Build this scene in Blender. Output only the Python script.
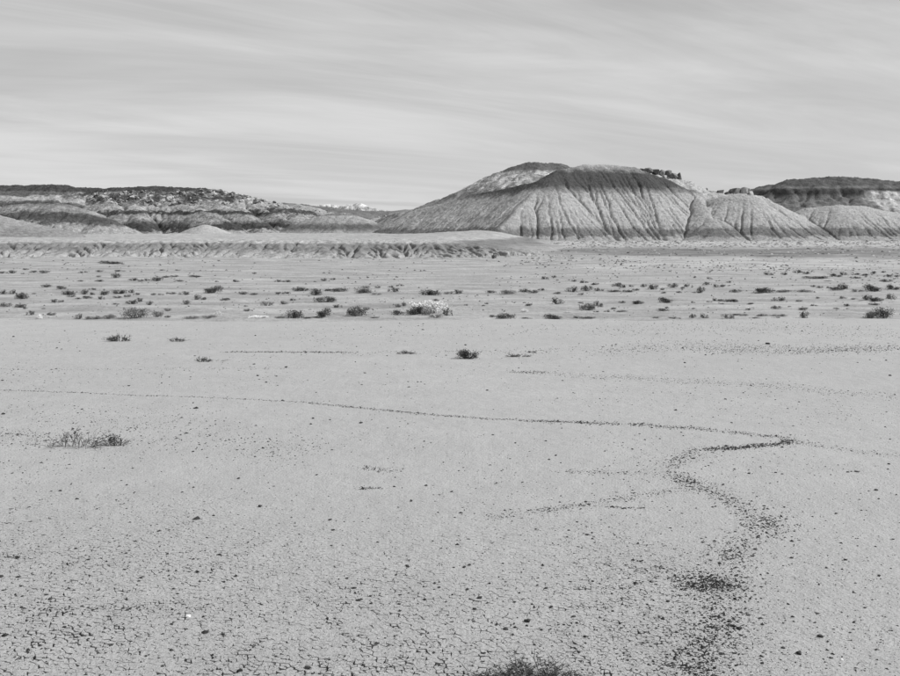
import bpy, bmesh, math, random
import numpy as np
from mathutils import Vector, Matrix, geometry

for o in list(bpy.data.objects):
    bpy.data.objects.remove(o, do_unlink=True)
scene = bpy.context.scene
COL = scene.collection
R = math.radians
rnd = random.Random(7)

# ------------------------------------------------------------------ camera
F900 = 1000.0                 # focal length in pixels of the 900 px wide photograph
CAM_H = 2.0
V_HOR = 230.0                 # row of the horizon
PITCH = math.atan((338.0 - V_HOR) / F900)
cam_d = bpy.data.cameras.new('camera')
cam = bpy.data.objects.new('camera', cam_d)
COL.objects.link(cam)
cam_d.sensor_fit = 'HORIZONTAL'
cam_d.sensor_width = 36.0
cam_d.lens = 36.0 * F900 / 900.0
cam_d.clip_start = 0.05
cam_d.clip_end = 20000.0
cam.location = (0, 0, CAM_H)
cam.rotation_euler = (math.pi / 2 - PITCH, 0, 0)
scene.camera = cam

# ------------------------------------------------------------------ light
SUN_EL, SUN_AZ = R(38.5), R(92.0)     # azimuth clockwise from the view direction (+Y): from the right
sun_d = bpy.data.lights.new('sun', 'SUN')
sun_d.energy = 5.0
sun_d.angle = R(0.6)
sun_d.color = (1.0, 1.0, 1.0)
sun = bpy.data.objects.new('sun', sun_d)
COL.objects.link(sun)
to_sun = Vector((math.sin(SUN_AZ) * math.cos(SUN_EL), math.cos(SUN_AZ) * math.cos(SUN_EL), math.sin(SUN_EL)))
sun.rotation_euler = to_sun.to_track_quat('Z', 'Y').to_euler()
sun.location = to_sun * 300

world = bpy.data.worlds.new('World')
scene.world = world
world.use_nodes = True
wn, wl = world.node_tree.nodes, world.node_tree.links
wn.clear()
def N(nt, kind, **kw):
    n = nt.nodes.new(kind)
    for k, v in kw.items():
        setattr(n, k, v)
    return n
wt = world.node_tree
def wmath(op, a, b=None):
    n = N(wt, 'ShaderNodeMath', operation=op)
    for i, s in enumerate((a, b)):
        if s is None: continue
        if isinstance(s, (int, float)): n.inputs[i].default_value = s
        else: wl.new(s, n.inputs[i])
    return n.outputs[0]
sky = N(wt, 'ShaderNodeTexSky', sky_type='NISHITA')
sky.sun_disc = False
sky.sun_elevation = SUN_EL
sky.sun_rotation = SUN_AZ
sky.air_density = 1.0
sky.dust_density = 0.6
sky.ozone_density = 1.0
skybw = N(wt, 'ShaderNodeRGBToBW')
wl.new(sky.outputs[0], skybw.inputs[0])
skyv = wmath('MULTIPLY', skybw.outputs[0], 0.063)         # black-and-white sky at its usual strength
# thin cirrus on a high flat layer
tc = N(wt, 'ShaderNodeTexCoord')
sep = N(wt, 'ShaderNodeSeparateXYZ'); wl.new(tc.outputs['Generated'], sep.inputs[0])
dz = wmath('ADD', wmath('MAXIMUM', sep.outputs[2], 0.0), 0.085)
cx = wmath('DIVIDE', sep.outputs[0], dz)
cy = wmath('DIVIDE', sep.outputs[1], dz)
comb = N(wt, 'ShaderNodeCombineXYZ'); wl.new(cx, comb.inputs[0]); wl.new(cy, comb.inputs[1])
def cloud(scale, rot, off, sc, detail, rough, dist):
    mp = N(wt, 'ShaderNodeMapping')
    mp.vector_type = 'TEXTURE'
    mp.inputs['Rotation'].default_value = (0, 0, R(rot))
    mp.inputs['Scale'].default_value = scale
    mp.inputs['Location'].default_value = off
    wl.new(comb.outputs[0], mp.inputs[0])
    nz = N(wt, 'ShaderNodeTexNoise')
    nz.inputs['Scale'].default_value = sc
    nz.inputs['Detail'].default_value = detail
    nz.inputs['Roughness'].default_value = rough
    nz.inputs['Distortion'].default_value = dist
    wl.new(mp.outputs[0], nz.inputs['Vector'])
    return nz.outputs[0]
c_big = cloud((5.0, 2.6, 1), 24, (1.4, 2.9, 0), 1.0, 5.0, 0.5, 1.2)
c_str = cloud((2.8, 0.85, 1), 31, (0.3, 4.2, 0), 1.0, 10.0, 0.62, 1.4)
csum = wmath('ADD', wmath('MULTIPLY', c_big, 0.70), wmath('MULTIPLY', c_str, 0.30))
cr = N(wt, 'ShaderNodeMapRange'); cr.interpolation_type = 'SMOOTHSTEP'
cr.inputs['From Min'].default_value = 0.36; cr.inputs['From Max'].default_value = 0.66
cr.inputs['To Min'].default_value = 0.44; cr.inputs['To Max'].default_value = 0.98
wl.new(csum, cr.inputs[0])
mixn = N(wt, 'ShaderNodeMix'); mixn.data_type = 'FLOAT'
wl.new(cr.outputs[0], mixn.inputs[0]); wl.new(skyv, mixn.inputs[2]); mixn.inputs[3].default_value = 0.625
bg = N(wt, 'ShaderNodeBackground'); bg.inputs[1].default_value = 1.0
wo = N(wt, 'ShaderNodeOutputWorld')
wl.new(mixn.outputs[0], bg.inputs[0]); wl.new(bg.outputs[0], wo.inputs[0])

vs = scene.view_settings
vs.view_transform = 'Standard'; vs.look = 'None'; vs.gamma = 1.0; vs.exposure = 0.24
vs.use_curve_mapping = False
scene.render.engine = 'CYCLES'

# ------------------------------------------------------------------ helpers
def ray(u, v):
    c, s = math.cos(PITCH), math.sin(PITCH)
    a, b = u - 450.0, v - 338.0
    return np.array((a, F900 * c - b * s, -F900 * s - b * c))
def P(u, v, D):
    d = ray(u, v)
    return np.array((0, 0, CAM_H)) + d * (D / d[1])
def on_plane(u, v, z=0.0):
    d = ray(u, v)
    return np.array((0, 0, CAM_H)) + d * ((z - CAM_H) / d[2])

_prng = np.random.RandomState(11)
_perm = _prng.permutation(256); _perm = np.concatenate([_perm, _perm])
_ang = _prng.rand(256) * 2 * np.pi
_gx, _gy = np.cos(_ang), np.sin(_ang)
def perlin(x, y):
    x = np.asarray(x, float); y = np.asarray(y, float)
    xi = np.floor(x).astype(int); yi = np.floor(y).astype(int)
    xf = x - xi; yf = y - yi
    xi &= 255; yi &= 255
    u = xf**3 * (xf * (xf * 6 - 15) + 10); v = yf**3 * (yf * (yf * 6 - 15) + 10)
    def g(ix, iy, dx, dy):
        h = _perm[_perm[ix & 255] + (iy & 255)]
        return _gx[h] * dx + _gy[h] * dy
    a = g(xi, yi, xf, yf); b = g(xi + 1, yi, xf - 1, yf)
    c = g(xi, yi + 1, xf, yf - 1); d = g(xi + 1, yi + 1, xf - 1, yf - 1)
    return (a + u * (b - a)) * (1 - v) + (c + u * (d - c)) * v * 1.0
def fbm(x, y, o=4, g=0.5):
    s, a, f = 0.0, 1.0, 1.0
    for k in range(o):
        s = s + a * perlin(x * f + 17.3 * k, y * f - 9.1 * k); a *= g; f *= 2.03
    return s
def sstep(a, b, x):
    t = np.clip((np.asarray(x, float) - a) / (b - a), 0, 1)
    return t * t * (3 - 2 * t)

def mesh_np(name, verts, quads=None, tris=None, smooth=True):
    me = bpy.data.meshes.new(name)
    verts = np.asarray(verts, np.float32)
    me.vertices.add(len(verts)); me.vertices.foreach_set('co', verts.ravel())
    idx, starts, n = [], [], 0
    if quads is not None and len(quads):
        q = np.asarray(quads, np.int32); idx.append(q.ravel()); starts.append(np.arange(len(q)) * 4); n = q.size
    if tris is not None and len(tris):
        t = np.asarray(tris, np.int32); idx.append(t.ravel()); starts.append(n + np.arange(len(t)) * 3)
    idx = np.concatenate(idx).astype(np.int32); starts = np.concatenate(starts).astype(np.int32)
    me.loops.add(len(idx)); me.loops.foreach_set('vertex_index', idx)
    me.polygons.add(len(starts)); me.polygons.foreach_set('loop_start', starts)
    me.update(calc_edges=True); me.validate()
    me.polygons.foreach_set('use_smooth', np.full(len(me.polygons), bool(smooth)))
    return me
def grid_quads(nr, nc, wrap=False):
    r = np.arange(nr - 1)[:, None]; c = np.arange(nc if wrap else nc - 1)[None, :]
    c2 = (c + 1) % nc
    a = r * nc + c; b = r * nc + c2
    return np.stack([a, b, b + nc, a + nc], -1).reshape(-1, 4)
def obj(name, me, mats, parent=None):
    o = bpy.data.objects.new(name, me); COL.objects.link(o)
    if mats is not None:
        for m in (mats if isinstance(mats, (list, tuple)) else [mats]):
            if m.name not in [x.name for x in me.materials if x]: me.materials.append(m)
    if parent is not None: o.parent = parent
    return o
def tag(o, label=None, cat=None, group=None, kind=None):
    if label: o['label'] = label
    if cat: o['category'] = cat
    if group: o['group'] = group
    if kind: o['kind'] = kind
    return o
def attr(me, name, arr):
    a = me.attributes.new(name, 'FLOAT', 'POINT'); a.data.foreach_set('value', np.asarray(arr, np.float32).ravel())

# ------------------------------------------------------------------ materials
class NT:
    def __init__(s, name):
        s.m = bpy.data.materials.new(name); s.m.use_nodes = True; s.t = s.m.node_tree; s.t.nodes.clear()
        s.out = N(s.t, 'ShaderNodeOutputMaterial'); s.b = N(s.t, 'ShaderNodeBsdfPrincipled')
        s.b.inputs['Roughness'].default_value = 0.95; s.b.inputs['Specular IOR Level'].default_value = 0.15
        s.t.links.new(s.b.outputs[0], s.out.inputs[0])
        s.geo = N(s.t, 'ShaderNodeNewGeometry'); s.pos = s.geo.outputs['Position']
    def ln(s, a, b): s.t.links.new(a, b)
    def _in(s, sock, v):
        if isinstance(v, (int, float)): sock.default_value = v
        else: s.ln(v, sock)
    def ma(s, op, a, b=0.0, clamp=False):
        n = N(s.t, 'ShaderNodeMath', operation=op); n.use_clamp = clamp
        s._in(n.inputs[0], a); s._in(n.inputs[1], b); return n.outputs[0]
    def noise(s, scale, detail=4, rough=0.55, vec=None, sc3=None, dist=0.0):
        v = vec or s.pos
        if sc3:
            mp = N(s.t, 'ShaderNodeMapping'); mp.inputs['Scale'].default_value = sc3; s.ln(v, mp.inputs[0]); v = mp.outputs[0]
        n = N(s.t, 'ShaderNodeTexNoise'); n.inputs['Scale'].default_value = scale; n.inputs['Detail'].default_value = detail
        n.inputs['Roughness'].default_value = rough; n.inputs['Distortion'].default_value = dist
        s.ln(v, n.inputs['Vector']); return n.outputs[0]
    def voro(s, scale, feature='DISTANCE_TO_EDGE', vec=None):
        n = N(s.t, 'ShaderNodeTexVoronoi'); n.feature = feature; n.inputs['Scale'].default_value = scale
        s.ln(vec or s.pos, n.inputs['Vector']); return n
    def mr(s, v, a, b, c, d, smooth=False):
        n = N(s.t, 'ShaderNodeMapRange'); n.interpolation_type = 'SMOOTHSTEP' if smooth else 'LINEAR'
        s._in(n.inputs[0], v)
        for i, x in enumerate((a, b, c, d)): s._in(n.inputs[i + 1], x)
        return n.outputs[0]
    def mix(s, f, a, b):
        n = N(s.t, 'ShaderNodeMix'); n.data_type = 'FLOAT'
        s._in(n.inputs[0], f); s._in(n.inputs[2], a); s._in(n.inputs[3], b); return n.outputs[0]
    def at(s, name):
        n = N(s.t, 'ShaderNodeAttribute'); n.attribute_name = name; return n.outputs['Fac']
    def sepz(s, v=None):
        n = N(s.t, 'ShaderNodeSeparateXYZ'); s.ln(v or s.pos, n.inputs[0]); return n.outputs
    def ramp(s, v, stops):
        n = N(s.t, 'ShaderNodeValToRGB'); e = n.color_ramp.elements
        while len(e) > 1: e.remove(e[-1])
        e[0].position = stops[0][0]; e[0].color = (stops[0][1],) * 3 + (1,)
        for p, c in stops[1:]:
            x = e.new(p); x.color = (c, c, c, 1)
        s._in(n.inputs[0], v); return n.outputs[0]
    def bump(s, h, dist, strength=1.0):
        n = N(s.t, 'ShaderNodeBump'); n.inputs['Distance'].default_value = dist; n.inputs['Strength'].default_value = strength
        s.ln(h, n.inputs['Height']); s.ln(n.outputs[0], s.b.inputs['Normal'])
    def color(s, v):
        s.ln(v, s.b.inputs['Base Color']); return s.m

def strata_mat(name, zmax, stops, warp=0.5, wscale=0.06, mott=0.25, mscale=0.8, bumpd=0.25, bscale=1.2, patch=None, streak=1.6):
    n = NT(name)
    z = n.sepz()[2]
    w = n.ma('SUBTRACT', n.noise(wscale, 5, 0.6, sc3=(1, 1, 0.3)), 0.5)
    w2 = n.ma('SUBTRACT', n.noise(0.55, 4, 0.65, sc3=(1, 1, 0.25)), 0.5)
    zz = n.ma('ADD', z, n.ma('ADD', n.ma('MULTIPLY', w, warp * 4), n.ma('MULTIPLY', w2, warp * streak)))
    c = n.ramp(n.ma('DIVIDE', zz, zmax), [(p / zmax, v) for p, v in stops])
    if patch: c = patch(n, c, z)
    m1 = n.mr(n.noise(mscale, 6, 0.68), 0.3, 0.7, 1 - mott, 1 + mott)
    m2 = n.mr(n.noise(mscale * 4.5, 3, 0.6), 0.3, 0.7, 1 - mott * 0.5, 1 + mott * 0.5)
    c = n.ma('MULTIPLY', n.ma('MULTIPLY', c, m1), m2)
    hb = n.ma('ADD', n.noise(bscale, 6, 0.65, sc3=(1, 1, 0.5)), n.ma('MULTIPLY', n.noise(bscale * 5, 3, 0.6), 0.3))
    n.bump(hb, bumpd)
    return n.color(c)

ALB = 0.315
def ground_mat(name):
    n = NT(name)
    big = n.mr(n.noise(0.12, 4, 0.5), 0.3, 0.7, 0.955, 1.035)
    med = n.mr(n.noise(1.6, 6, 0.65), 0.3, 0.7, 0.94, 1.045)
    fine = n.mr(n.noise(60, 4, 0.7), 0.3, 0.7, 0.83, 1.12)
    c = n.ma('MULTIPLY', n.ma('MULTIPLY', n.ma('MULTIPLY', big, med), fine), ALB)
    # specks of dark grit set in the clay
    sp = n.noise(95, 2, 0.6)
    dens = n.ma('MULTIPLY', n.noise(0.9, 4, 0.6), 0.10)
    g = n.at('grit')
    th = n.ma('SUBTRACT', n.ma('SUBTRACT', 0.79, dens), n.ma('MULTIPLY', g, 0.10))
    spm = n.ma('MULTIPLY', n.ma('SUBTRACT', sp, th), 14.0, True)
    c = n.mix(n.ma('MULTIPLY', spm, 0.7), c, 0.07)
    # rough silty plain beyond the playa
    plain = n.at('plain')
    pn = n.mr(n.noise(0.55, 6, 0.7, sc3=(0.5, 1.3, 1)), 0.34, 0.66, 0.15, 0.385)
    pf = n.mr(n.noise(9, 4, 0.7), 0.3, 0.7, 0.86, 1.08)
    pc = n.ma('MULTIPLY', n.mix(0.35, pn, 0.295), pf)
    c = n.mix(plain, c, pc)
    wash = n.at('wash')
    wc = n.ma('MULTIPLY', n.mr(n.noise(0.35, 5, 0.7, sc3=(0.4, 1.2, 1)), 0.35, 0.65, 0.06, 0.21), 1.0)
    c = n.mix(wash, c, wc)
    pale = n.at('pale')
    c = n.mix(pale, c, n.mr(n.noise(0.5, 5, 0.7, sc3=(0.4, 1.2, 1)), 0.3, 0.7, 0.26, 0.42))
    h = n.ma('ADD', n.noise(55, 5, 0.65), n.ma('MULTIPLY', n.noise(7, 4, 0.6), 2.0))
    h = n.ma('ADD', h, n.ma('MULTIPLY', n.ma('MULTIPLY', plain, n.noise(3.0, 5, 0.7)), 9.0))
    n.bump(h, 0.010)
    return n.color(c)
def plain_mat(name, v, var=0.25, scale=25, rough=0.95, trans=0.0):
    n = NT(name)
    n.b.inputs['Roughness'].default_value = rough
    oi = N(n.t, 'ShaderNodeObjectInfo')
    c = n.ma('MULTIPLY', n.mr(n.noise(scale, 3, 0.6), 0.3, 0.7, 1 - var, 1 + var), v)
    c = n.ma('MULTIPLY', c, n.mr(oi.outputs['Random'], 0, 1, 0.8, 1.2))
    return n.color(c)

M_ground = ground_mat('playa_clay')
M_chip = plain_mat('dark_grit', 0.028, 0.4, 40)
M_peb = plain_mat('dark_clod', 0.035, 0.4, 60)
M_white = plain_mat('white_stone', 0.75, 0.1, 60)
M_stem = plain_mat('twig', 0.10, 0.3)
M_deadstem = plain_mat('dry_twig', 0.22, 0.35)
M_leaf_d = plain_mat('dark_leaf', 0.045, 0.35, 12)
M_leaf_g = plain_mat('grey_leaf', 0.15, 0.35, 12)
M_leaf_p = plain_mat('pale_leaf', 0.68, 0.25, 12)
M_rock_d = plain_mat('dark_rock', 0.12, 0.45, 1.6)
M_rock_p = plain_mat('pale_rock', 0.27, 0.35, 1.6)

# ------------------------------------------------------------------ ground
D_EDGE = on_plane(450, 318.5)[1]
def edge_y(x): return D_EDGE + 0.8 * fbm(np.asarray(x) * 0.16, np.asarray(x) * 0 + 3.3, 4) + 0.12 * perlin(np.asarray(x) * 1.7, np.asarray(x) * 0 + 8.8)
def crack_mask(x, y):
    """1 where the mud has split into plates"""
    n = fbm(x * 0.45 + 5, y * 0.45, 3)
    lim = 7.1 - 0.22 * (x + 0.2) + 0.9 * n
    m = 1 - sstep(lim - 2.8, lim + 0.7, y)
    m = m * (1 - 0.75 * sstep(0.9, 2.0, x + 0.5 * n - 0.25 * (y - 5)))
    return m
PL0, PL1, PLX = 3.8, 8.0, 4.6      # patch of mud plates
def plate_zone(x, y):
    return sstep(PL0 - 0.35, PL0, y) * (1 - sstep(PL1 - 0.5, PL1 - 0.15, y)) * (1 - sstep(PLX - 0.4, PLX - 0.1, np.abs(x)))
def ground_top(x, y):
    x = np.asarray(x, float); y = np.asarray(y, float)
    r = np.hypot(x, y)
    pl = sstep(-0.35, 0.35, y - edge_y(x))
    z = 0.010 * fbm(x * 0.6, y * 0.6, 4) * sstep(1, 6, r)
    z = z + pl * (-0.085 + (0.05 + 0.10 * sstep(40, 90, y)) * fbm(x * 0.22 + 3, y * 0.3, 4) + 0.02 * fbm(x * 1.2, y * 1.2, 3)) * (1 - 0.3 * sstep(60, 150, y))
    # low step where the dry rivulet runs
    return z
def ground_z(x, y):
    return ground_top(x, y) - 0.028 * plate_zone(np.asarray(x, float), np.asarray(y, float))

ang = np.concatenate([np.linspace(-180, -42, 40)[:-1], np.linspace(-42, -29, 60)[:-1], np.linspace(-29, 29, 560), np.linspace(29, 42, 60)[1:], np.linspace(42, 180, 40)[1:-1]])
ang = np.radians(ang)
rr = np.concatenate([np.geomspace(0.05, 3.6, 24)[:-1], np.geomspace(3.6, 30, 240)[:-1], np.geomspace(30, 160, 230)[:-1], np.geomspace(160, 9000, 50)])
A, Rr = np.meshgrid(ang, rr)
GX, GY = Rr * np.sin(A), Rr * np.cos(A)
GZ = ground_z(GX, GY)
me = mesh_np('ground', np.stack([GX, GY, GZ], -1).reshape(-1, 3), grid_quads(len(rr), len(ang), True)[:, ::-1])
pl = sstep(-0.5, 0.9, GY - edge_y(GX) + 0.8 * fbm(GX * 1.1, GY * 1.1, 3))
attr(me, 'plain', pl)
uu = 450 + GX / np.maximum(GY, 1) * F900
wn_ = fbm(GX * 0.05, GY * 0.10, 4) + 0.5 * fbm(GX * 0.16 + 5, GY * 0.3, 4)
wash = sstep(500, 620, uu + 60 * wn_) * sstep(76, 84, GY + 10 * wn_) * (1 - sstep(108, 122, GY + 14 * wn_)) * (GY > 1)
wash = np.maximum(wash * 0.9, 0.4 * sstep(560, 640, uu) * sstep(95, 118, GY) * (1 - sstep(122, 140, GY)) * sstep(-0.2, 0.4, fbm(GX * 0.06 + 4, GY * 0.2, 4)))
attr(me, 'wash', wash)
pale = sstep(560, 620, uu + 80 * wn_) * sstep(52, 60, GY + 8 * wn_) * (1 - sstep(68, 76, GY + 6 * wn_)) * sstep(-0.25, 0.25, fbm(GX * 0.3, GY * 0.3 + 7, 3))
pale = np.maximum(pale, sstep(500, 560, uu) * sstep(118, 135, GY) * 0.7)
attr(me, 'pale', pale)
grit = 0.55 * sstep(0.0, 0.5, fbm(GX * 0.35 + 9, GY * 0.5, 4)) + 0.6 * (1 - sstep(6, 10, GY)) * (1 - sstep(1.0, 3.0, GX))
attr(me, 'grit', grit)
ground = tag(obj('ground', me, M_ground), kind='structure')

# ------------------------------------------------------------------ mud plates
def crack_plates():
    rs = np.random.RandomState(3)
    cell0 = 0.033
    pts = []
    y = PL0
    while y < PL1:
        half = min(PLX, 0.5 * y + 0.8)
        x = -half
        cell = cell0
        while x < half:
            cell = cell0 * (1.0 + 0.35 * math.sin(x * 2.3 + math.sin(y * 1.7) * 2) * math.sin(y * 2.9 + x))
            jx, jy = rs.uniform(-0.5, 0.5, 2) * cell
            pts.append((x + jx, y + jy)); x += cell * rs.uniform(0.8, 1.25)
        y += cell0 * 0.9
    pts = np.array(pts)
    res = geometry.delaunay_2d_cdt([Vector(p) for p in pts], [], [], 0, 1e-6)
    V = np.array([tuple(v) for v in res[0]]); T = np.array([t for t in res[2] if len(t) == 3])
    a, b, c = V[T[:, 0]], V[T[:, 1]], V[T[:, 2]]
    d = 2 * (a[:, 0] * (b[:, 1] - c[:, 1]) + b[:, 0] * (c[:, 1] - a[:, 1]) + c[:, 0] * (a[:, 1] - b[:, 1]))
    d = np.where(np.abs(d) < 1e-12, 1e-12, d)
    sa, sb, sc = (a**2).sum(1), (b**2).sum(1), (c**2).sum(1)
    cc = np.stack([(sa * (b[:, 1] - c[:, 1]) + sb * (c[:, 1] - a[:, 1]) + sc * (a[:, 1] - b[:, 1])) / d,
                   (sa * (c[:, 0] - b[:, 0]) + sb * (a[:, 0] - c[:, 0]) + sc * (b[:, 0] - a[:, 0])) / d], 1)
    inc = [[] for _ in range(len(V))]
    for i, t in enumerate(T):
        for k in t: inc[k].append(i)
    plates = []
    for k, ts in enumerate(inc):
        if len(ts) < 4: continue
        q = cc[ts]; ctr = V[k]
        if np.abs(q - ctr).max() > 0.09: continue
        q = q[np.argsort(np.arctan2(q[:, 1] - ctr[1], q[:, 0] - ctr[0]))]
        plates.append((ctr, q))
    allq = np.concatenate([q for _, q in plates])
    # rough edges: midpoints, jittered by a field both neighbours share
    ring = []; cen = []; lens = []
    for ctr, q in plates:
        ring.append(q); lens.append(len(q)); cen.append(ctr)
    lens = np.array(lens); E = np.concatenate(ring); C = np.repeat(np.array(cen), lens, 0)
    E = E + 0.007 * np.stack([perlin(E[:, 0] * 55, E[:, 1] * 55), perlin(E[:, 0] * 55 + 40, E[:, 1] * 55 + 9)], 1)
    m = crack_mask(E[:, 0], E[:, 1])
    field = perlin(E[:, 0] * 11, E[:, 1] * 11) * 0.75 + perlin(E[:, 0] * 47 + 5, E[:, 1] * 47) * 1.1 + 0.5 * fbm(E[:, 0] * 1.3, E[:, 1] * 1.3, 3)
    w = np.clip((field - 0.08 - 0.35 * (1 - m)) * 0.0130, 0.0, 0.0080) * np.clip(m * 1.6, 0, 1)
    w = w + np.repeat(np.random.RandomState(9).rand(len(lens)) ** 6 * 0.006, lens) * m
    w = np.maximum(w, 0.00015)
    dv = C - E; dl = np.linalg.norm(dv, axis=1, keepdims=True)
    E2 = E + dv / np.maximum(dl, 1e-6) * np.minimum(w[:, None], dl * 0.5)
    zt = ground_top(E2[:, 0], E2[:, 1])
    rs2 = np.random.RandomState(5)
    off = np.repeat(rs2.uniform(-0.0012, 0.0012, len(lens)), lens)
    tx = np.repeat(rs2.normal(0, 0.022, len(lens)), lens); ty = np.repeat(rs2.normal(0, 0.022, len(lens)), lens)
    zt = zt + (off + tx * (E2[:, 0] - C[:, 0]) + ty * (E2[:, 1] - C[:, 1])) * np.clip(m * 1.5, 0.1, 1)
    zz = plate_zone(C[:, 0], C[:, 1])
    zt = zt - 0.012 * (1 - sstep(0.0, 0.3, zz))
    st = np.concatenate([[0], np.cumsum(lens)])
    return st, lens, E2, zt, np.array(cen)
st, lens, E2, zt, pcen = crack_plates()
pd = np.hypot(pcen[:, 0] * 1.0, pcen[:, 1])
upl = 450 + pcen[:, 0] / pcen[:, 1] * F900
vis = (upl > -5) & (upl < 905) & (pcen[:, 1] > 4.46)
near_score = np.where(vis, pcen[:, 1] + 8 * (1 - crack_mask(pcen[:, 0], pcen[:, 1])), 99)
singles = set(np.argsort(near_score)[:300].tolist())
def plate_geom(ks, origin=None):
    V = []; Fq = []; n = 0; tops = []
    for k in ks:
        s, e = st[k], st[k + 1]; L = e - s
        p = E2[s:e]; z = zt[s:e]
        o = np.zeros(3) if origin is None else origin
        V.append(np.column_stack([p, z]) - o); V.append(np.column_stack([p, z * 0 + z.min() - 0.033]) - o)
        i = np.arange(L); j = (i + 1) % L
        Fq.append(np.stack([i + n, i + L + n, j + L + n, j + n], 1)); tops.append((n, L)); n += 2 * L
    return np.concatenate(V), np.concatenate(Fq), tops
def plate_mesh(name, ks, origin=None):
    V, Q, tops = plate_geom(ks, origin)
    T = []
    for n0, L in tops:
        k = np.arange(1, L - 1); T.append(np.stack([np.full(L - 2, n0), n0 + k, n0 + k + 1], 1))
    return mesh_np(name, V, Q, np.concatenate(T), smooth=False)
rest = [k for k in range(len(lens)) if k not in singles]
tag(obj('mud_plates', plate_mesh('mud_plates', rest), M_ground, ground), kind='stuff')
for k in sorted(singles):
    c = np.array((pcen[k][0], pcen[k][1], ground_top(pcen[k][0], pcen[k][1])))
    o = obj('mud_plate', plate_mesh('mud_plate', [k], c), M_ground, ground); o.location = c

# ------------------------------------------------------------------ hills
def ridge_field(X, Y, ridges):
    H = np.full(X.shape, -1e3)
    for pts, slope, rad in ridges:
        w = [P(*p) for p in pts]
        for a, b in zip(w[:-1], w[1:]):
            dx, dy = b[0] - a[0], b[1] - a[1]; L2 = dx * dx + dy * dy
            t = np.clip(((X - a[0]) * dx + (Y - a[1]) * dy) / L2, 0, 1)
            d = np.hypot(X - a[0] - t * dx, Y - a[1] - t * dy)
            H = np.maximum(H, a[2] + t * (b[2] - a[2]) - slope * (np.sqrt(d * d + rad * rad) - rad))
    return H
def blur(a, n=1):
    for _ in range(n):
        p = np.pad(a, 1, mode='edge')
        a = (p[:-2, 1:-1] + p[2:, 1:-1] + p[1:-1, :-2] + p[1:-1, 2:] + 2 * p[1:-1, 1:-1]) / 6
    return a
def erode(H, cell, iters, k, seed, steps=160, dens=1.0, maxcut=0.12, thr=2.6, bl=0.6):
    rs = np.random.RandomState(seed); nr, nc = H.shape
    for it in range(iters):
        Hs = blur(H, 1)
        gy, gx = np.gradient(Hs, cell)
        sl = np.hypot(gx, gy); ux = -gx / (sl + 1e-6); uy = -gy / (sl + 1e-6)
        n = int(nr * nc * dens * 0.5)
        px = rs.rand(n) * (nc - 1); py = rs.rand(n) * (nr - 1)
        vx = np.zeros(n); vy = np.zeros(n)
        flow = np.zeros(nr * nc)
        for s in range(steps):
            ix = np.clip(px + 0.5, 0, nc - 1).astype(int); iy = np.clip(py + 0.5, 0, nr - 1).astype(int)
            flow += np.bincount(iy * nc + ix, weights=np.clip(sl[iy, ix] * 2 - 0.15, 0, 1), minlength=nr * nc)
            vx = 0.35 * vx + 0.65 * ux[iy, ix]; vy = 0.35 * vy + 0.65 * uy[iy, ix]
            L = np.hypot(vx, vy) + 1e-6
            px = px + vx / L; py = py + vy / L
            ok = (sl[iy, ix] > 0.06) & (px > 0) & (px < nc - 1) & (py > 0) & (py < nr - 1)
            if s % 10 == 9:
                px, py, vx, vy = px[ok], py[ok], vx[ok], vy[ok]
            if len(px) == 0: break
        flow = flow.reshape(nr, nc)
        cut = k * np.clip(np.log1p(flow) - thr, 0, None)
        cut2 = 0.9 * k * np.clip(np.log1p(flow) - thr - 1.2, 0, None)
        H = H - np.minimum((blur(cut, 1) * bl + cut2) * np.clip(sl * 2.2, 0, 1), maxcut)
    return H
def hill(name, xr, yr, cell, ridges, mat, base=0.0, seed=1, er=(6, 0.05), rough=0.25, toe=0.5, cellx=None, bumpf=None, dens=1.0, maxcut=0.12, post=None, steps=160, thr=2.6, bl=0.6):
    nx = int((xr[1] - xr[0]) / cell) + 1; ny = int((yr[1] - yr[0]) / cell) + 1
    xs = np.linspace(xr[0], xr[1], nx); ys = np.linspace(yr[0], yr[1], ny)
    X, Y = np.meshgrid(xs, ys)
    wx = 1.2 * fbm(X * 0.12 + seed, Y * 0.12, 3); wy = 1.2 * fbm(X * 0.12, Y * 0.12 + seed * 3.1, 3)
    H = ridge_field(X + wx * rough * 2, Y + wy * rough * 2, ridges)
    if bumpf is not None: H = bumpf(X, Y, H)
    H = H - base
    H = toe * np.logaddexp(H / toe, 0.0)
    H = H + rough * fbm(X * 0.35 + seed * 7, Y * 0.35, 5, 0.55) * np.clip(H / 2, 0, 1)
    H = H + 0.05 * np.random.RandomState(seed).randn(*H.shape) * np.clip(H, 0, 1)
    if er[0]: H = erode(H, cell, er[0], er[1], seed, dens=dens, maxcut=maxcut, steps=steps, thr=thr, bl=bl)
    if post is not None: H = post(X, Y, H)
    ed = np.minimum(np.minimum(X - xr[0], xr[1] - X), np.minimum(Y - yr[0], yr[1] - Y))
    Z = base + H - 0.22 * (1 - np.clip(H / 0.5, 0, 1)) - 2.0 * (1 - sstep(0, 3 * cell, ed))
    me = mesh_np(name, np.stack([X, Y, Z], -1).reshape(-1, 3), grid_quads(ny, nx))
    o = tag(obj(name, me, mat), kind='structure')
    def zat(x, y):
        fx = np.clip((x - xr[0]) / (xr[1] - xr[0]) * (nx - 1), 0, nx - 2); fy = np.clip((y - yr[0]) / (yr[1] - yr[0]) * (ny - 1), 0, ny - 2)
        i, j = int(fx), int(fy); a, b = fx - i, fy - j
        return float(Z[j, i] * (1 - a) * (1 - b) + Z[j, i + 1] * a * (1 - b) + Z[j + 1, i] * (1 - a) * b + Z[j + 1, i + 1] * a * b)
    return o, zat

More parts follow.
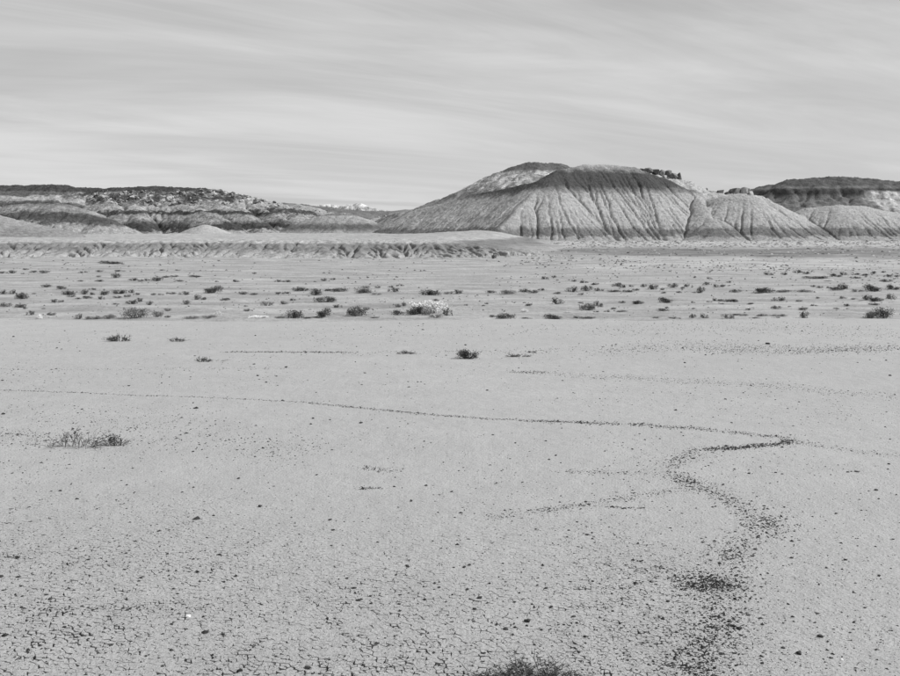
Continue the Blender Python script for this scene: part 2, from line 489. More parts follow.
# main hill with its two lower lobes
M_main = strata_mat('main_hill_clay', 18.0, [(0.0, 0.27), (0.6, 0.26), (0.9, 0.125), (2.1, 0.14), (2.7, 0.29), (6.0, 0.325), (9.2, 0.285), (10.0, 0.15), (10.9, 0.06), (13.9, 0.055), (14.6, 0.16), (15.4, 0.28)], warp=0.34, wscale=0.09, mott=0.3, bumpd=0.4, streak=8.0, bscale=2.0, mscale=1.2)
main_ridges = [
    ([(500, 228, 188), (505, 223, 190), (525, 202, 197), (548, 178, 206)], 0.70, 0.5),
    ([(548, 178, 206), (562, 169.5, 211), (585, 165, 214), (610, 165, 216), (632, 167.5, 216), (660, 177, 216), (690, 190, 214), (712, 199.5, 211)], 0.66, 1.6),
    ([(695, 196, 210), (708, 207, 203), (716, 220, 196), (720, 230, 192)], 0.55, 1.5),
    ([(712, 199.5, 209), (728, 196, 206), (745, 196, 205), (765, 201, 206), (800, 215, 208)], 0.60, 2.2),
    ([(790, 214, 213), (812, 207.5, 211), (838, 205, 209), (862, 206.5, 210), (890, 212, 211), (930, 220, 213), (1000, 224, 216), (1060, 222, 216)], 0.58, 2.4),
    ([(568, 172, 219), (545, 180, 227), (522, 185, 234), (498, 190.5, 241), (470, 195, 249), (445, 203, 256), (410, 211, 266), (370, 219, 278), (340, 226, 284)], 0.64, 0.8),
]
main_hill, z_main = hill('main_hill', (-34, 118), (176, 264), 0.225, main_ridges, M_main, 0.0, 1, er=(4, 0.07), rough=0.17, toe=0.55, maxcut=0.125, thr=2.0, steps=200, bl=0.4)

# dark-capped hill behind it
def rocky(dark, lo, hi, pale_v):
    def f(n, c, z):
        k = n.noise(0.3, 8, 0.78, sc3=(1, 1, 1.6), dist=0.6)
        m = n.ma('MULTIPLY', n.mr(k, 0.49, 0.55, 0, 1), n.ma('MULTIPLY', n.mr(z, lo, lo + 1.0, 0, 1), n.mr(z, hi, hi + 1.2, 1, 0)))
        return n.mix(m, c, pale_v)
    return f
M_back = strata_mat('back_hill_clay', 24.0, [(0, 0.22), (8, 0.20), (11.5, 0.14), (13, 0.16), (14.5, 0.22), (17.2, 0.2), (18.0, 0.09), (22, 0.085)], warp=0.35, mott=0.4, mscale=0.5, bumpd=0.5, bscale=0.8, patch=rocky(0.1, 12.0, 17.0, 0.42))
back_ridges = [([(395, 214, 300), (412, 210, 292), (440, 199.5, 286), (480, 183, 281), (500, 173, 279), (524, 164, 277), (538, 162.3, 276), (556, 163.5, 276), (575, 169, 277), (610, 181, 279), (660, 200, 282)], 0.52, 2.0)]
hill('back_hill', (-25, 70), (235, 315), 0.4, back_ridges, M_back, 0.0, 2, er=(6, 0.07), rough=0.5)

# pale rim with the caprock
M_rim = strata_mat('rim_clay', 20.0, [(0, 0.22), (8, 0.26), (12, 0.31), (20, 0.33)], mott=0.5, mscale=0.9, bumpd=0.4)
rim_ridges = [([(590, 171, 250), (632, 170.5, 248), (655, 174.2, 247), (682, 180, 246), (694, 189.5, 245), (725, 193.5, 245), (752, 194.5, 245), (780, 208, 246)], 0.55, 1.2)]
rim_hill, z_rim = hill('rim_hill', (30, 90), (222, 275), 0.35, rim_ridges, M_rim, 0.0, 3, er=(5, 0.06), rough=0.5)

# dark mesa on the right
def mesa_patch(n, c, z):
    x = n.sepz()[0]
    e = n.ma('ADD', x, n.ma('MULTIPLY', n.ma('SUBTRACT', n.noise(0.10, 5, 0.6), 0.5), 22))
    k = n.ma('MULTIPLY', n.mr(e, 152, 157, 0, 1), n.mr(n.ma('ADD', z, n.ma('MULTIPLY', n.noise(0.15, 5, 0.6), 2.4)), 17.4, 18.2, 1, 0))
    s = n.mr(n.noise(0.35, 6, 0.7, sc3=(0.5, 0.5, 1.6)), 0.35, 0.65, 0.16, 0.46)
    return n.mix(k, c, s)
M_mesa = strata_mat('mesa_clay', 26.0, [(0, 0.14), (8, 0.13), (14.5, 0.11), (15.6, 0.05), (17.2, 0.05), (18.0, 0.12), (19.0, 0.07), (23, 0.075)], warp=0.4, mott=0.35, mscale=0.4, bumpd=0.7, bscale=0.6, patch=mesa_patch)
mesa_ridges = [([(690, 208, 402), (735, 197.5, 402), (757, 191.5, 400), (772, 186, 398), (792, 181, 396), (815, 179, 395), (840, 178, 394), (866, 180, 393), (900, 183, 393), (950, 184, 393), (1010, 187, 396), (1120, 193, 405)], 0.42, 4.0)]
hill('mesa', (85, 290), (345, 440), 0.65, mesa_ridges, M_mesa, 0.0, 4, er=(6, 0.12), rough=0.8, maxcut=0.25,
     bumpf=lambda X, Y, H: H + 1.8 * (sstep(15.0, 16.6, H + 1.2 * fbm(X * 0.06, Y * 0.06, 3)) - 0.75))

# left hills
def left_patch(n, c, z):
    k = n.noise(0.2, 7, 0.75)
    m = n.ma('MULTIPLY', n.mr(k, 0.5, 0.58, 0, 1), n.ma('MULTIPLY', n.mr(z, 9.5, 11, 0, 1), n.mr(z, 13.2, 14.2, 1, 0)))
    m2 = n.ma('MULTIPLY', n.mr(k, 0.40, 0.47, 1, 0), n.ma('MULTIPLY', n.mr(z, 9.0, 10.5, 0, 1), n.mr(z, 13.6, 14.6, 1, 0)))
    return n.mix(m2, n.mix(m, c, 0.36), 0.04)
M_left = strata_mat('left_hill_clay', 20.0, [(0, 0.27), (1.3, 0.25), (1.8, 0.04), (3.3, 0.05), (4.2, 0.17), (5.0, 0.26), (6.3, 0.22), (6.7, 0.05), (7.6, 0.05), (8.1, 0.26), (9.4, 0.30), (10.2, 0.24), (10.9, 0.08), (13.2, 0.09), (13.9, 0.05), (18, 0.055)], warp=2.0, wscale=0.038, mott=0.6, mscale=0.7, bumpd=0.8, bscale=1.0, patch=left_patch, streak=1.5)
left_ridges = [
    ([(-220, 192, 345), (-100, 187, 338), (0, 185.5, 330), (35, 185.5, 330), (58, 184.5, 328), (82, 188, 326), (110, 188.5, 322), (150, 186.5, 318), (200, 188.5, 316), (240, 195, 314), (268, 202.5, 312), (288, 207.5, 312), (318, 217, 312)], 0.46, 5.0),
    ([(120, 196, 312), (135, 206, 296), (142, 220, 282), (146, 233, 272)], 0.6, 1.5),
    ([(175, 199, 308), (190, 206, 296), (212, 213, 286), (232, 225, 276), (242, 234, 270)], 0.55, 1.8),
    ([(235, 205, 304), (250, 215, 292), (258, 226, 282)], 0.6, 1.5),
    ([(318, 211, 312), (300, 212, 300), (284, 222, 288), (272, 233, 279)], 0.55, 1.5),
    ([(205, 200, 304), (222, 206, 294), (246, 214, 286), (262, 226, 279), (268, 234, 275)], 0.5, 1.0),
    ([(100, 193, 312), (112, 203, 298), (124, 215, 288), (130, 230, 278)], 0.55, 0.8),
    ([(262, 208, 302), (276, 215, 292), (292, 225, 283), (300, 234, 277)], 0.7, 0.6),
]
left_hill, z_left = hill('left_hill', (-175, -33), (258, 362), 0.42, left_ridges, M_left, 0.8, 5, er=(4, 0.10), rough=0.5, maxcut=0.18, thr=2.0)

M_dome = strata_mat('dome_clay', 16.0, [(0, 0.27), (1.6, 0.24), (3.0, 0.25), (3.7, 0.07), (5.6, 0.06), (6.1, 0.19), (7.4, 0.23), (8.6, 0.16), (9.1, 0.06), (9.9, 0.08), (10.3, 0.26), (11.4, 0.30), (12.0, 0.09), (16, 0.10)], warp=1.9, wscale=0.04, mott=0.5, mscale=0.7, bumpd=0.6, bscale=1.0, streak=1.5)
dome_ridges = [
    ([(-160, 200, 304), (-60, 193, 300), (0, 195, 292), (34, 199, 285), (62, 203.5, 279), (82, 210, 275), (100, 218, 271), (120, 233, 266)], 0.55, 3.5),
    ([(-40, 192, 318), (20, 191.5, 315), (58, 192.5, 312), (76, 198, 309), (92, 207, 303)], 0.5, 2.0),
    ([(0, 204, 284), (16, 212, 275), (28, 224, 268)], 0.65, 0.8),
    ([(40, 201, 284), (58, 211, 273), (78, 224, 266), (90, 233, 262)], 0.65, 0.7),
    ([(18, 200, 286), (38, 212, 273), (56, 226, 264)], 0.65, 0.7),
]
hill('banded_dome', (-165, -80), (244, 335), 0.42, dome_ridges, M_dome, 0.8, 6, er=(7, 0.06), rough=0.35, maxcut=0.13, thr=2.3)

# low pale mounds
M_pale = strata_mat('pale_mound_clay', 10.0, [(0, 0.26), (2, 0.30), (10, 0.27)], mott=0.16, bumpd=0.2)
hill('cone_mound', (-68, -50), (236, 256), 0.22, [([(196, 227.3, 247), (205, 224.8, 245), (211, 226.3, 245)], 0.45, 1.0)], M_pale, 0.85, 7, er=(3, 0.03), rough=0.08, toe=0.25)
M_mid = strata_mat('middle_hill_clay', 12.0, [(0, 0.26), (1.5, 0.21), (2.4, 0.09), (3.2, 0.11), (4, 0.24), (5.6, 0.27), (6.2, 0.13), (7, 0.26), (8.5, 0.28), (12, 0.16)], warp=0.4, mott=0.28, bumpd=0.4)
mid_ridges = [
    ([(276, 205, 330), (296, 204.5, 322), (315, 208.5, 314), (330, 213.5, 306), (338, 219, 300)], 0.42, 2.5),
    ([(306, 221, 284), (320, 216.5, 283), (334, 213.5, 281), (345, 213, 280), (356, 217, 277), (367, 223, 273)], 0.42, 1.8),
    ([(360, 224, 296), (376, 218, 303), (395, 213.5, 310), (425, 211, 318)], 0.4, 1.8),
    ([(290, 206, 316), (300, 213, 304), (306, 222, 294), (310, 231, 285)], 0.6, 0.7),
    ([(318, 210, 310), (322, 218, 298), (326, 226, 290)], 0.6, 0.7),
    ([(345, 213, 280), (340, 221, 273), (334, 230, 266)], 0.5, 0.7),
    ([(385, 216, 305), (388, 224, 292), (394, 231, 284)], 0.55, 0.7),
]
middle_hill, z_mid = hill('middle_hill', (-62, 2), (252, 345), 0.35, mid_ridges, M_mid, 0.8, 8, er=(4, 0.09), rough=0.35)

# eroded bench on the left, with the knoll at the foot of the main hill
def bench_top(X, Y):
    x0 = 10 + (Y - 78) * 0.10 + 4 * fbm(X * .08, Y * .08, 3)
    return (1.06 + 0.20 * fbm(X * 0.04 + 2, Y * 0.05, 3) + 0.12 * fbm(X * 0.25, Y * 0.2, 3) + 0.75 * np.exp(-(((X - 4) / 10) ** 2 + ((Y - 155) / 20) ** 2)) + 0.25 * fbm(X * .12 + 1, Y * .12, 4) * sstep(100, 130, Y) + 0.35 * np.exp(-(((X + 3) / 9) ** 2 + ((Y - 118) / 12) ** 2))) * (1 - sstep(x0 - 13, x0, X))
def bench_h(X, Y):
    e = 78 + 4 * fbm(X * 0.035, X * 0 + 1.7, 3) + 2.2 * fbm(X * 0.16, X * 0 + 9.7, 3)
    t = np.clip((Y - e) / 13.0 + 0.5, 0, 1)
    face = 0.25 * t ** 1.5 + 0.75 * sstep(0.15, 1.0, t)
    return bench_top(X, Y) * face
M_bench = strata_mat('bench_clay', 4.0, [(0, 0.25), (0.2, 0.22), (0.5, 0.14), (0.85, 0.15), (1.0, 0.29), (1.5, 0.27), (2.0, 0.27), (4, 0.22)], warp=0.05, wscale=0.2, mott=0.34, mscale=1.1, bumpd=0.12, bscale=2.2)
def make_bench():
    xs = np.linspace(-66, 34, 770); ys = np.concatenate([np.linspace(66, 100, 262)[:-1], np.linspace(100, 300, 130)])
    X, Y = np.meshgrid(xs, ys)
    cell = 0.18
    H = bench_h(X, Y)
    n1 = 261
    sub = H[:n1] + 0.04 * fbm(X[:n1] * 3.2, Y[:n1] * 1.2, 4) * np.clip(H[:n1] * 3, 0, 1) + 0.010 * np.random.RandomState(2).randn(*H[:n1].shape)
    s2 = erode(sub * 3.0, 0.13, 8, 0.08, 12, steps=110, dens=1.3, maxcut=0.10, thr=1.6) / 3.0
    Xs, Ys = X[:n1], Y[:n1]
    lean = 0.13 * sstep(-24, -12, Xs)
    wv = 0.55 * fbm(Xs * 0.5, Ys * 0.28, 3)
    q = Xs + lean * (Ys - 78) + wv
    ril = np.clip(1 - np.abs(perlin(q * 1.15, Ys * 0.05 + 3)) * 4.2, 0, 1) ** 1.5 + 0.7 * np.clip(1 - np.abs(perlin(q * 2.3 + 9, Ys * 0.09)) * 3.6, 0, 1) ** 1.5
    fc = np.clip(H[:n1] / np.maximum(bench_top(Xs, Ys), .05), 0, 1)
    fm = sstep(0.02, 0.2, fc) * (1 - sstep(0.93, 1.0, fc)) * (0.55 + 0.8 * np.clip(fbm(Xs * .12, Ys * .12, 2) + .4, 0, 1))
    s2 = s2 - 0.085 * ril * fm
    keep = np.clip((Y[:n1] - 66) / 3, 0, 1) * (1 - sstep(95, 99.5, Y[:n1]))
    H[:n1] = H[:n1] * (1 - keep) + (sub + (s2 - sub) * 1.5) * keep
    H[n1:] += 0.07 * fbm(X[n1:] * 0.4, Y[n1:] * 0.2, 4) * np.clip(H[n1:] * 3, 0, 1)
    ed = sstep(0, 4, xs[-1] - X)
    Z = H * ed - 0.16 * (1 - np.clip(H / 0.12, 0, 1))
    Z = Z - 0.5 * (1 - ed)
    tag(obj('bench', mesh_np('bench', np.stack([X, Y, Z], -1).reshape(-1, 3), grid_quads(len(ys), len(xs))), M_bench), kind='structure')
make_bench()
M_slope = strata_mat('slope_clay', 10.0, [(0, 0.19), (2.0, 0.17), (3.0, 0.22), (10, 0.22)], mott=0.4, mscale=1.6, bumpd=0.15, bscale=2.0)
hill('left_slope', (-105, -38), (96, 165), 0.25, [([(-220, 196, 150), (-60, 206, 140), (-20, 213, 132), (2, 218.5, 128), (22, 226, 125), (40, 232, 123), (62, 238, 121)], 0.27, 1.5)], M_slope, 0.9, 9, er=(4, 0.02), rough=0.12, toe=0.25)

# distant ridges
M_far = strata_mat('far_ridge_clay', 60.0, [(0, 0.16), (16, 0.11), (25, 0.10), (60, 0.14)], mott=0.3, mscale=0.12, bumpd=1.5, bscale=0.15)
hill('far_dark_ridge', (-200, 60), (560, 740), 1.6, [([(150, 206, 660), (230, 204, 655), (283, 203.2, 650), (300, 204.2, 650), (322, 207, 650), (345, 209.5, 648), (365, 211, 648), (395, 211.5, 650), (440, 214, 655), (520, 216, 660)], 0.33, 6)], M_far, 0, 21, er=(4, 0.2), rough=0.9, maxcut=0.4)
M_cliff = strata_mat('white_cliff_clay', 60.0, [(0, 0.2), (20, 0.28), (26, 0.34), (29, 0.44), (40, 0.4)], mott=0.8, mscale=0.2, bumpd=2.0, bscale=0.12)
hill('white_cliff_mesa', (-200, -40), (1050, 1180), 1.3, [([(300, 207.5, 1112), (316, 205.5, 1110), (326, 204, 1110), (334, 205, 1110), (341, 206, 1110)], 2.2, 4), ([(340, 206, 1100), (346, 204.8, 1100), (352, 204.8, 1100), (361, 203.2, 1100), (368, 206.5, 1100), (378, 209, 1100), (395, 212, 1100)], 2.2, 3)], M_cliff, 0, 22, er=(5, 0.3), rough=1.0, maxcut=0.6)
M_hor = strata_mat('horizon_ridge_clay', 120.0, [(0, 0.18), (30, 0.16), (120, 0.2)], mott=0.25, mscale=0.03, bumpd=3, bscale=0.04)
hp = [(u, 213.5 + 3.0 * math.sin(u * 0.011) + 1.6 * math.sin(u * 0.037 + 1), 1900) for u in range(-1800, 2701, 60)]
hill('horizon_ridge', (-4200, 4200), (1700, 2150), 14, [(hp, 0.25, 20)], M_hor, 0, 23, er=(0, 0), rough=2.5)

# ------------------------------------------------------------------ rocks
def hull_mesh(name, pts):
    bm = bmesh.new()
    for p in pts: bm.verts.new(p)
    r = bmesh.ops.convex_hull(bm, input=bm.verts)
    bmesh.ops.delete(bm, geom=[g for g in r['geom_interior'] if isinstance(g, bmesh.types.BMVert)], context='VERTS')
    me = bpy.data.meshes.new(name); bm.to_mesh(me); bm.free(); return me
def rock_pts(r, n=16, boxy=0.0):
    out = []
    for _ in range(n):
        v = Vector((r.gauss(0, 1), r.gauss(0, 1), r.gauss(0, 1))).normalized()
        if boxy:
            m = max(abs(v.x), abs(v.y), abs(v.z)); v = v.lerp(v / m, boxy)
        v *= r.uniform(0.8, 1.05); out.append((v.x * 0.5, v.y * 0.5, v.z * 0.5))
    return out
rr_ = random.Random(5)
rocks_p = [hull_mesh('boulder', rock_pts(rr_, 15)) for _ in range(7)]
rocks_d = [m.copy() for m in rocks_p]
for m in rocks_p: m.materials.append(M_rock_p)
for m in rocks_d: m.materials.append(M_rock_d)
def cap_mesh(r):
    pts = []
    for sx in (-1, 1):
        for sy in (-1, 1):
            for sz in (-1, 1):
                for _ in range(3):
                    pts.append((sx * r.uniform(0.12, 0.56), sy * r.uniform(0.12, 0.56), sz * r.uniform(0.24, 0.52)))
    return hull_mesh('caprock_block', pts)
caps = [hull_mesh('caprock_block', rock_pts(rr_, 30, 0.95)) for _ in range(9)]
for m in caps: m.materials.append(M_rock_d)
caps_p = [m.copy() for m in caps]
for m in caps_p: m.materials.clear(); m.materials.append(M_rock_p)
# caprock ledge on the rim (u, v of block centre, width px, height px, dark)
rim_blocks = [(631, 169.6, 4, 2.2, 1), (636, 170, 5, 2.6, 1), (641.5, 170.6, 6, 3, 1), (648, 171.4, 8, 4.6, 1), (655, 172.4, 8, 5.6, 1), (661.5, 173.2, 8, 6, 1), (668, 174.4, 8, 6, 1), (673.5, 176, 6, 5, 1), (679, 177, 4.5, 7.0, 1), (678.5, 174.4, 5, 2.2, 1),
              (651, 175.4, 6, 3, 0), (664, 177.2, 7, 3, 0), (672, 179, 6, 2.6, 0), (684, 184, 6, 3, 0), (689, 188, 6, 3, 0), (695, 191.5, 6, 4, 1), (699, 190.4, 5, 3.4, 0), (704, 190.6, 5, 4, 0), (701, 193, 8, 3.4, 1), (708, 193.2, 7, 3.6, 1), (714, 194, 6, 3.4, 0), (699, 188.2, 3.5, 1.6, 1), (706.5, 188.8, 3, 1.8, 1), (720, 192.6, 4.6, 4.4, 1), (727, 193.5, 5, 3, 1), (731, 191.8, 6, 4.4, 0), (737, 191.4, 7, 4.6, 0), (743, 191.2, 7, 4.4, 0), (749, 192.6, 6, 4, 0), (735, 189.6, 9, 1.6, 1), (745, 189.8, 8, 1.6, 1)]
for u, v, w, h, dk in rim_blocks:
    D = 246.5 + rr_.uniform(-1, 1)
    p = P(u, v, D); s = D / F900
    o = bpy.data.objects.new('caprock_block', rr_.choice(caps if dk else caps_p)); COL.objects.link(o); o.parent = rim_hill
    hh = h * s * 1.15
    gz = z_rim(p[0], p[1])
    top = p[2] + hh / 2; bot = max(min(p[2] - hh / 2, gz - 0.3), top - 4.0)
    o.location = (p[0], p[1], (top + bot) / 2); o.scale = (w * s * rr_.uniform(0.9, 1.5), w * s * rr_.uniform(0.8, 1.5), (top - bot) * rr_.uniform(.95, 1.3)); o.rotation_euler = (rr_.uniform(-.14, .14), rr_.uniform(-.05, .2), rr_.uniform(-.7, .7))
# boulders strewn over the upper left hill
def scatter_boulders(parent, zat, n, urange, Drange, zlo, zhi, smin, smax, pd, seed):
    r = random.Random(seed); k = 0; tries = 0
    while k < n and tries < n * 60:
        tries += 1
        D = r.uniform(*Drange); u = r.uniform(*urange); x = (u - 450) / F900 * D * 1.0
        z = zat(x, D)
        cl = float(perlin(np.array([x * 0.13 + seed]), np.array([D * 0.1]))[0])
        if not (zlo + cl * 2 < z < zhi) or cl < -0.12: continue
        s = smin + (smax - smin) * r.random() ** 2
        o = bpy.data.objects.new('boulder', r.choice(rocks_d if r.random() < pd else rocks_p)); COL.objects.link(o); o.parent = parent
        o.location = (x, D, z + s * 0.12); o.scale = (s * r.uniform(.9, 1.6), s * r.uniform(.8, 1.3), s * r.uniform(.6, .95))
        o.rotation_euler = (r.uniform(-.3, .3), r.uniform(-.3, .3), r.uniform(0, 6.28)); k += 1
scatter_boulders(left_hill, z_left, 230, (92, 292), (284, 318), 9.2, 14.0, 0.45, 1.9, 0.5, 31)
scatter_boulders(middle_hill, z_mid, 40, (285, 400), (268, 318), 5.5, 9.5, 0.4, 1.1, 0.5, 33)

# ------------------------------------------------------------------ plants
class MB:
    def __init__(s): s.v = []; s.f = []; s.m = []
    def tube(s, pts, r0, r1, mat=0, sides=3):
        n0 = len(s.v); L = len(pts)
        for i, p in enumerate(pts):
            d = (Vector(pts[min(i + 1, L - 1)]) - Vector(pts[max(i - 1, 0)])).normalized()
            a = d.orthogonal().normalized(); b = d.cross(a); rad = r0 + (r1 - r0) * i / (L - 1)
            for k in range(sides):
                t = 2 * math.pi * k / sides; q = Vector(p) + (a * math.cos(t) + b * math.sin(t)) * rad; s.v.append(tuple(q))
        for i in range(L - 1):
            for k in range(sides):
                k2 = (k + 1) % sides; a = n0 + i * sides
                s.f.append((a + k, a + k2, a + sides + k2, a + sides + k)); s.m.append(mat)
    def leaf(s, p, d, up, L, W, mat=1):
        p = Vector(p); d = Vector(d).normalized(); w = d.cross(Vector(up))
        if w.length < 1e-4: w = d.orthogonal()
        w = w.normalized() * W * 0.5; n0 = len(s.v)
        for q in (p, p + d * L * 0.5 + w, p + d * L, p + d * L * 0.5 - w): s.v.append(tuple(q))
        s.f.append((n0, n0 + 1, n0 + 2, n0 + 3)); s.m.append(mat)
    def mesh(s, name, mats, only=None):
        f = [x for x, m in zip(s.f, s.m) if only is None or m == only]
        used = sorted({i for x in f for i in x}); mp = {i: k for k, i in enumerate(used)}
        me = bpy.data.meshes.new(name); me.from_pydata([s.v[i] for i in used], [], [tuple(mp[i] for i in x) for x in f])
        for m in mats: me.materials.append(m)
        if only is None: me.polygons.foreach_set('material_index', s.m)
        me.update(); return me
def rdir(r, zmin=-0.2):
    while True:
        v = Vector((r.gauss(0, 1), r.gauss(0, 1), r.gauss(0, 1)))
        if v.length > 1e-3 and v.normalized().z > zmin: return v.normalized()
def bush(seed, nleaf, lsize, h=0.5, lumps=9, upright=0.3, stems=22, spread=0.2):
    """unit-wide dome of leaf sprays on forking stems; origin at the base"""
    r = random.Random(seed); b = MB()
    lump = []
    for k in range(lumps):
        a = r.uniform(0, 6.283); rad = 0.40 * math.sqrt(r.random()); e = max(0.05, 1 - (rad / 0.52) ** 2) ** 0.5
        lump.append((rad * math.cos(a), rad * math.sin(a), h * e * r.uniform(0.45, 0.88), r.uniform(0.6, 1.25)))
    for k in range(stems):
        l = lump[k % lumps]; t = Vector((l[0] + r.gauss(0, .06), l[1] + r.gauss(0, .06), max(0.05, l[2] + r.gauss(0, .05))))
        base = Vector((r.gauss(0, .05), r.gauss(0, .05), -0.03)); mid = base.lerp(t, 0.5) + Vector((t.x * .2, t.y * .2, -0.03 * h))
        b.tube([base, mid, t], 0.012, 0.004, 0)
    for k in range(nleaf):
        l = r.choice(lump); s = l[3]
        p = Vector((l[0] + r.gauss(0, spread * .5 * s), l[1] + r.gauss(0, spread * .5 * s), l[2] * r.uniform(0.0, 1.12) ** 0.6 + r.gauss(0, spread * .3 * h * s)))
        if p.z < 0.0: p.z = abs(p.z) * 0.4
        q = (p.x * p.x + p.y * p.y) / 0.27
        if q > 1: p.x *= 0.9 / math.sqrt(q); p.y *= 0.9 / math.sqrt(q)
        d = (rdir(r, -0.5) * (1 - upright) + Vector((p.x, p.y, 0.9)) * upright)
        b.leaf(p, d, rdir(r, -1), lsize * r.uniform(.6, 1.5), lsize * r.uniform(.3, .55), 1)
    return b
def grassy(seed, n, h=0.5, wid=0.012):
    r = random.Random(seed); b = MB()
    for k in range(14):
        a = r.uniform(0, 6.283); q = 0.3 * math.sqrt(r.random()); b.tube([(q * .3 * math.cos(a), q * .3 * math.sin(a), -0.03), (q * math.cos(a), q * math.sin(a), h * .6)], 0.012, 0.004, 0)
    for k in range(n):
        a = r.uniform(0, 6.283); q = 0.40 * math.sqrt(r.random()); p = Vector((q * math.cos(a), q * math.sin(a), 0))
        hh = h * max(.15, 1 - (q / .5) ** 2) ** .5 * r.uniform(.55, 1.05)
        d = Vector((p.x * 0.9 + r.gauss(0, .12), p.y * 0.9 + r.gauss(0, .12), 1)).normalized()
        z0 = hh * r.uniform(0, .55)
        b.leaf(p + d * z0, d + rdir(r, -1) * .25, rdir(r, -1), hh * r.uniform(.3, .6), wid * r.uniform(.7, 1.6), 1)
    return b

KIND = {  # kind: (leaf material, generators)
    'd': M_leaf_d, 'g': M_leaf_g, 'p': M_leaf_p}
proto = {}
for kd in 'dgp':
    for size, nl, ls in (('s', 340, 0.085), ('b', 1300, 0.050)):
        lst = []
        for i in range(7 if size == 's' else 5):
            sd = hash_ = ord(kd) * 100 + i * 7 + (50 if size == 'b' else 0)
            if kd == 'p' and size == 's': b = grassy(sd, nl, 0.5, 0.03)
            else: b = bush(sd, nl * (3 if kd == 'p' else 1), ls * (0.95 if kd == 'p' else 1), 0.5, lumps=6 + i, upright={'g': 0.35, 'd': 0.25, 'p': 0.55}[kd])
            st_m = M_deadstem if kd == 'p' else M_stem
            if size == 's': lst.append(b.mesh('shrub', [st_m, KIND[kd]]))
            else: lst.append((b.mesh('stems', [st_m], 0), b.mesh('foliage', [KIND[kd]], 1)))
        proto[kd + size] = lst

S = []  # (u, v base, width px, height px, kind)
def rows(off, txt):
    for t in txt.split():
        a = t.split(','); S.append((float(a[0]) + off, float(a[1]), float(a[2]), float(a[3]), a[4] if len(a) > 4 else 'd'))
rows(0, "3,273.5,8,1.8 13,273.5,8,3 26,270,7,1.6 23,274,4,1.2 34,273,8,2.2 45,273,11,2.6 81,273,5,1.6 86,272.5,4,1.6 100,272,7,2 119,271.5,11,1.7 99,277,5,1.6 80,281.5,6,1.6 99,281.5,9,2.2 116,278,10,5 133,281,9,3 141,281.5,6,2.2 147,281,6,2.2 47,287,11,2.8 61,289,10,3.6 3,294,8,4 12.5,294,8,4 23,299,16,5.8 34,294,5,1.3 51,294.5,6,2,p 67,295,15,4.2 71,297,10,3,g 84,294.5,8,5 92,295,5,3 104,295,10,4.6 93,290,8,2 119,294,14,5 131,293,6,4 137,295,7,2.2 87,298.5,10,3 78,299,6,2 101,299.5,7,3 118,298,9,2.2 128,297,8,4,g 55,302.5,10,3.2 62,302,5,2 131,304,12,4.2 139,302,8,4 116,304.5,7,1.7 149,305,6,4 5,307,12,4 20,307.5,12,4 25,309,5,3 31,315,8,4 40,318.5,5,6,p 51,315.5,9,3 79,319,8,5 94,319,20,4,g 110,318.5,14,5,g 135,318,31,12.5,g 44,309,5,1.2 112,263.5,26,3")
rows(150, "7,281,13,4.2 16,277.5,9,2 25,277,8,2 46,277,14,2.2 12,270.5,6,1.2 28,270.5,6,1.2 30,281.5,9,1.7 67,282,4,1.6 86,282,8,2.2 104,274,5,1.7 128,282,6,2.2 136,282,9,2.2 62,293,21,7 11,295,7,1.7 35,295,11,3.6 22,294,10,2 3,295,6,2 48,300,7,5 54,300.5,6,3 76,300.5,11,2.7 94,294.5,10,3 103,295,9,2.2 37,304.5,11,6,g 129,294,9,2 136,293.5,9,2 147,291,9,4 117,305.5,13,6,g 134,304,9,3 143,301,6,2.5 96,306.5,4,1.6 98,311,9,2.2 18,311,9,4,g 7,317,12,9,g 17,317.5,7,2.4 42,318.2,18,3,g 60,318.2,18,2.8,g 109,318,20,3,p 143,318,20,7.5 69,315,10,5,p 132,318,14,3,g")
rows(300, "4,291,10,4 15,295,14,6 24,281,6,2.6 33,280,6,2 15,282,3,1.2 48.5,278.5,3,1.5 68,278,3,1.5 97,277.5,3,1.5 28,291,10,2.6 40,291.5,14,4.2 62,293,17,4.2 66,288,10,1.7 78,288,6,2 91,287.5,6,2 97,286.5,3,1.5 102,286,4,1.6 94,292,11,4.2 76,295,10,3,g 135,301,9,3,g 128,295,24,5 147,294,8,3,g 25,302,21,6 37.5,307.5,9,3 23,317,16,9 57,316,18,10.5 67,310,9,4,g 96.5,315,13,5.5 97,307,10,4,g 104,306,5,4 116,314.5,17,9.5 123,303.5,10,2 128,315,12,8,g 133,312.5,46,13,p 136,317.5,13,5,g 147,315.5,10,7 74,318,10,1.7 12,318,20,1.7")
rows(450, "43.5,260,6,4 95,279.5,7,3 104,277.5,5,2 107,280.5,3,1.2 124,281.5,5,2 134,283,8,2.6 144,285,10,2.2 7,294,12,4 56,294,20,5,g 40,293,12,3 75,292,12,3 83,293,12,3 91,290.5,7,2.6 122,292,12,5 137,291,12,5 147,291,6,3 131,295,6,2 108,294,9,2.2 107,304,12,6 74,303,4,1.2 64,303,3,1.2 16,305.5,4,1.6 33,306,4,1.6 37,304,5,1.6 78,306,8,3 75,312,8,5,p 137,310,14,7 146,306,6,5 130,303,6,1.6 146,312,6,1.6 56,319,17,6.5 42,317,8,2.6 103,319,20,5.2 117,312.5,12,1.7,p 75,319,12,2.2 140,318.5,14,2.2 128,318,10,2.2")
